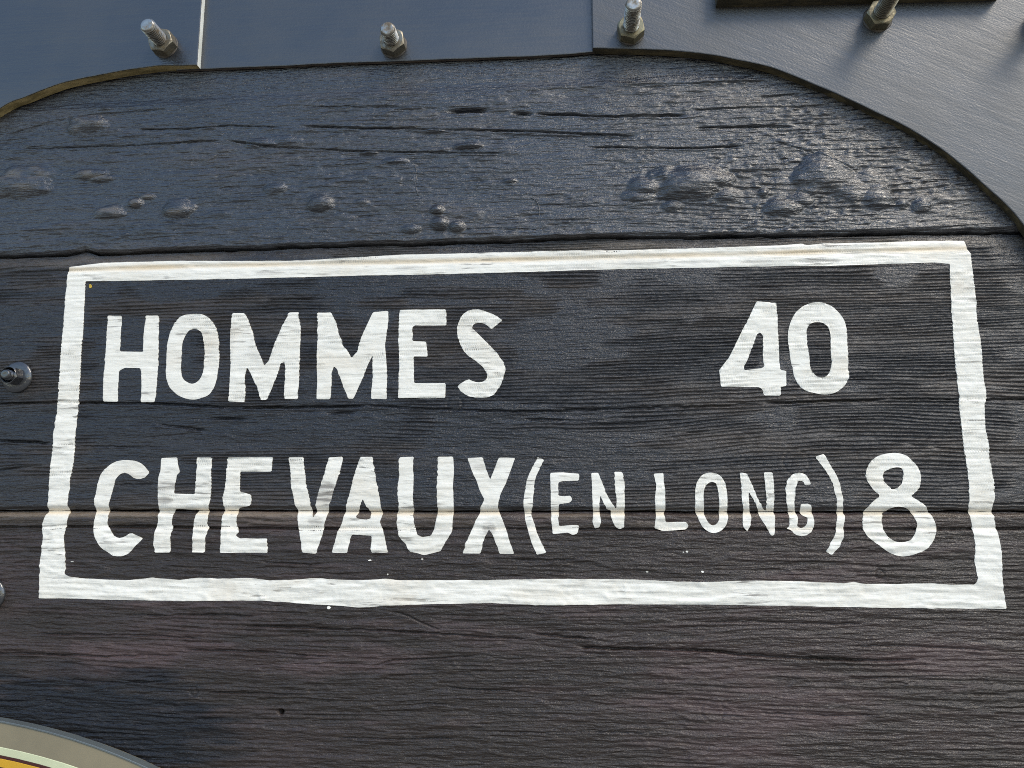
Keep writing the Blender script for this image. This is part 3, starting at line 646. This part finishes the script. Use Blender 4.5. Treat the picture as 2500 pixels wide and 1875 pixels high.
def curve(pts, t, n=6):
    """smooth Catmull-Rom through traced px points"""
    p = WP(pts, t); out = []
    for i in range(len(p)-1):
        p0 = p[max(i-1, 0)]; p1_ = p[i]; p2_ = p[i+1]; p3_ = p[min(i+2, len(p)-1)]
        for k in range(n):
            s = k/n; out.append(.5*((2*p1_)+(-p0+p2_)*s+(2*p0-5*p1_+4*p2_-p3_)*s*s+(-p0+3*p1_-3*p2_+p3_)*s**3))
    out.append(p[-1]); return np.array(out)
def wob(p, amp, seed):
    q = p.copy(); q[:, 1] += amp*(vn(p[:, 0]/.02, p[:, 1]/.02, seed)-.5)*2; return q
T_L, T_M, T_R = .0105, .0036, .0098
ztop = 2.32
# left plate
arcL = curve([(-420, 2100), (-425, 1500), (-420, 1100), (-400, 880), (-355, 690), (-270, 520), (-150, 375), (0, 264), (63, 236), (136, 207), (221, 187), (316, 169), (380, 161), (440, 159), (481, 158)], T_L)
arcL = wob(arcL, .0004, 5)
re_ = WP([(481, 158), (492, 0)], T_L); slope = (re_[1, 0]-re_[0, 0])/(re_[1, 1]-re_[0, 1])
outl = list(map(tuple, arcL))+[(re_[0, 0]+slope*(ztop-re_[0, 1]), ztop), (-1.4, ztop), (-1.4, arcL[0, 1])]
xr = re_[0, 0]
plL = empty('steel_plate', 'dark steel plate with arched lower edge and upright edge painted pale as if sunlit', 'steel plate', (0, 0, 0), 'steel plates above the planks')
me = prism('plate', outl, .0, -T_L, [M_STEEL, M_EDGEL, M_LIT_EDGE], special=lambda c, a, b: abs(a[0]-b[0]) < .25*abs(a[1]-b[1]) and c[0] > xr-.02 and c[1] > re_[0, 1]+.01)
link('plate', me, None, plL)
# middle plate
low = wob(curve([(430, 172), (544, 166), (700, 160), (821, 154), (980, 149), (1140, 143), (1300, 137), (1400, 131), (1470, 126)], T_M), .0005, 6)
outl = list(map(tuple, low))+[(low[-1, 0], ztop), (low[0, 0], ztop)]
plM = empty('steel_plate', 'thin dark steel plate with straight lower edge between two thicker plates', 'steel plate', (0, 0, 0), 'steel plates above the planks')
M_EDGEM = plain('brown weathered edge', (.060, .045, .032), .7, 0, (.11, .085, .06), 90)
link('plate', prism('plate', outl, .0, -T_M, [M_STEEL, M_EDGEM], .0009), None, plM)
# right plate
arcR = curve([(1447, 117), (1500, 118), (1548, 119), (1643, 123), (1738, 134), (1800, 146), (1895, 168), (1990, 206), (2060, 237), (2130, 269), (2210, 308), (2290, 358), (2350, 404), (2410, 456), (2462, 505), (2505, 556), (2570, 650), (2635, 790), (2680, 930), (2705, 1100), (2712, 1400), (2712, 2100)], T_R)
arcR = wob(arcR, .0005, 7)
le_ = WP([(1447, 117), (1449, 0)], T_R)
outl = list(map(tuple, arcR))+[(1.4, arcR[-1, 1]), (1.4, ztop), (le_[1, 0], ztop)]
plR = empty('steel_plate', 'dark steel plate with long sweeping curved edge below the flat bar', 'steel plate', (0, 0, 0), 'steel plates above the planks')
link('plate', prism('plate', outl, .0, -T_R, [M_STEELR, M_EDGE], .0009), None, plR)
# flat bar bolted over the right plate
bb = WP([(1747, 19), (2432, 2)], T_R)
outl = [tuple(bb[0]), tuple(bb[1]), (bb[1, 0]+.02, bb[1, 1]+.055), (bb[0, 0], bb[0, 1]+.055)]
bar = link('steel_bar', prism('steel_bar', outl, -T_R, -T_R-.013, [M_STEEL, M_EDGE], .0012), None)
bar['label'] = 'thick steel bar fixed on the right curved plate above a bolt'; bar['category'] = 'steel bar'

# ------------------------------------------------------------------ bolts
def lathe(prof, seg=28):
    """prof [(r, y)], axis along -Y"""
    n = len(prof); a = np.arange(seg)*2*np.pi/seg
    V = np.array([[r*math.cos(t_), -y, r*math.sin(t_)] for r, y in prof for t_ in a])
    idx = np.arange(n*seg).reshape(n, seg); nx = np.roll(idx, -1, 1)
    f = np.stack([idx[:-1], idx[1:], nx[1:], nx[:-1]], -1).reshape(-1, 4); return V, f
def stud_mesh(L, r=.0074):
    prof = [(.0001, 0), (r, 0)]; y = .0; p = .0022
    while y < L-.0028:
        prof += [(r*.78, y+.0002), (r*.78, y+p*.20), (r, y+p*.45), (r, y+p*.62), (r*.78, y+p*.9)]; y += p
    prof += [(r*.95, L-.0022), (r*.95, L-.0014), (r*.80, L-.0002), (r*.74, L), (r*.40, L-.0002), (.0001, L-.0003)]
    V, f = lathe(prof, 28); return mesh_np('bolt', V, f)
def nut_mesh(h=.0112, ap=.0114, rot=.2):
    seg = 48; a = np.arange(seg)*2*np.pi/seg; m = (a+math.pi/6) % (math.pi/3)-math.pi/6
    r = ap/np.cos(m); rr = np.minimum(r, ap*1.135)
    zt_ = h-.58*np.maximum(rr-ap*.97, 0); a2 = a+rot
    rings = [(rr*0+.0001, zt_*0), (rr-.0003, zt_*0), (rr, zt_*0+.0004), (rr, zt_-.0002), (rr-.0003, zt_), (rr*0+ap*.96, zt_*0+h), (rr*0+.0076, zt_*0+h), (rr*0+.0069, zt_*0+h-.001)]
    V = np.concatenate([np.stack([R*np.cos(a2), -Y_, R*np.sin(a2)], 1) for R, Y_ in rings])
    idx = np.arange(len(rings)*seg).reshape(-1, seg); nx = np.roll(idx, -1, 1)
    f = np.stack([idx[:-1], idx[1:], nx[1:], nx[:-1]], -1).reshape(-1, 4)
    me = mesh_np('nut', V, f, True)
    return me
def washer_mesh(ro, h, seed):
    prof = [(.0001, 0), (ro, 0), (ro*.99, h*.5), (ro*.94, h), (ro*.6, h), (.0001, h)]
    V, f = lathe(prof, 32); k = 1+.05*(vn(np.arctan2(V[:, 2], V[:, 0])*2+9, V[:, 1]*300, seed)-.5); V[:, 0] *= k; V[:, 2] *= k
    return mesh_np('washer', V, f)
def sharp(o, ang=35):
    me = o.data
    bm = bmesh.new(); bm.from_mesh(me)
    for e in bm.edges:
        if len(e.link_faces) == 2 and e.calc_face_angle(0) > math.radians(ang): e.smooth = False
    bm.to_mesh(me); bm.free()
def bolt(px, py, t, L, parent, stud_m, nut_m, wash_m, rot, label, tilt=(0, 0), hn=.0112):
    (x,), (z,) = W([px], [py], t)
    o = link('bolt', stud_mesh(L), stud_m, parent); o.location = (x, -t, z); o.rotation_euler = (tilt[0], 0, tilt[1]); sharp(o, 50)
    if label: o['label'] = label
    nut = link('nut', nut_mesh(hn, rot=rot), nut_m, o); sharp(nut, 25)
    link('washer', washer_mesh(.0132, .0008, int(px)+7), wash_m, o)
    return o
M_GRIME = plain('grime ring', (.035, .030, .024), .55, 0, (.07, .055, .04), 200)
bolt(404, 112, T_L, .034, plL, M_STUD, M_NUT, M_GRIME, .35, None)
bolt(962, 112, T_M, .028, plM, M_STUD, M_NUT, M_GRIME, .15, None)
bolt(1539, 80, T_R, .043, plR, M_STUD, M_NUTY, M_GRIME, .22, None)
bolt(2142, 47, T_R, .045, plR, M_NUT, M_NUTY, M_GRIME, .5, None)
bolt(2545, 50, T_R, .045, plR, M_NUT, M_NUTY, M_GRIME, .1, None)
def black_bolt(px, py):
    (x,), (z,) = W([px], [py])
    prof = [(.0001, 0), (.0148, -.003), (.0150, .0012), (.0144, .0026), (.0110, .0036), (.0001, .0036)]
    V, f = lathe(prof, 40); w = link('washer', mesh_np('washer', V, f), M_GLOSS, None)
    b_ = link('bolt', stud_mesh(.0175, .0048), M_GLOSS, wall); b_.location = (x, 0, z); w.parent = b_
    nut = link('nut', nut_mesh(.0105, .0078, .3), M_GLOSS, b_); nut.location = (0, -.0030, 0); sharp(nut, 25); sharp(b_, 50)
    b_['label'] = 'bolt and washer thickly coated in glossy black paint'
black_bolt(44, 921); black_bolt(-24, 1452)

# ------------------------------------------------------------------ round sign at the foot of the view
T_S = .012
(sx_,), (sz_,) = W([-250.0], [3188.0], T_S); edge = WP([(0, 1748), (127, 1776), (253, 1817), (383, 1872)], T_S)
# fit the circle through the traced rim
A_ = np.c_[2*edge, np.ones(4)]; sol = np.linalg.lstsq(A_, (edge**2).sum(1), rcond=None)[0]
sc = np.array(sol[:2]); R = math.sqrt(sol[2]+(sc**2).sum())-.0040
sign = empty('round_sign', 'round sign with grey rim and cream and golden yellow rings', 'sign', (float(sc[0]), -.004, float(sc[1])))
def disc(name, r0, r1, y0, y1, mat, seg=180):
    if r0 <= 0: prof = [(.0001, y0), (r1, y0), (r1, y1-.0004), (r1-.0006, y1), (.0001, y1)]
    else: prof = [(r0, y0), (r1, y0), (r1, y1-.0003), (r1-.0003, y1), (r0+.0003, y1), (r0, y1-.0003), (r0, y0)]
    V, f = lathe(prof, seg); o = link(name, mesh_np(name, V, f), mat, sign); sharp(o, 40); return o
px_m = PXM
disc('sign_disc', 0, R-.0012, -.004, .0070, plain('taupe sign enamel', (.175, .145, .085), .5))
disc('rim', R-.0016, R, -.001, .0076, plain('grey metal rim', (.14, .16, .16), .4, .4))
disc('ring', R-.0272, R-.0208, .0070, .0074, plain('cream sign enamel', (.58, .60, .38), .42))
disc('ring', R-.0298, R-.0272, .0070, .0073, plain('dark red line', (.06, .012, .008), .42))
disc('ring', R-.0365, R-.0298, .0070, .0074, plain('golden yellow enamel', (.62, .34, .02), .42))
disc('ring', R-.0620, R-.0365, .0070, .0073, plain('dark brown enamel', (.030, .018, .014), .42))
disc('ring', .02, R-.0620, .0070, .0072, plain('pale centre enamel', (.60, .58, .50), .42))
disc('fixing', 0, .02, -.004, .010, M_GLOSS, 32)
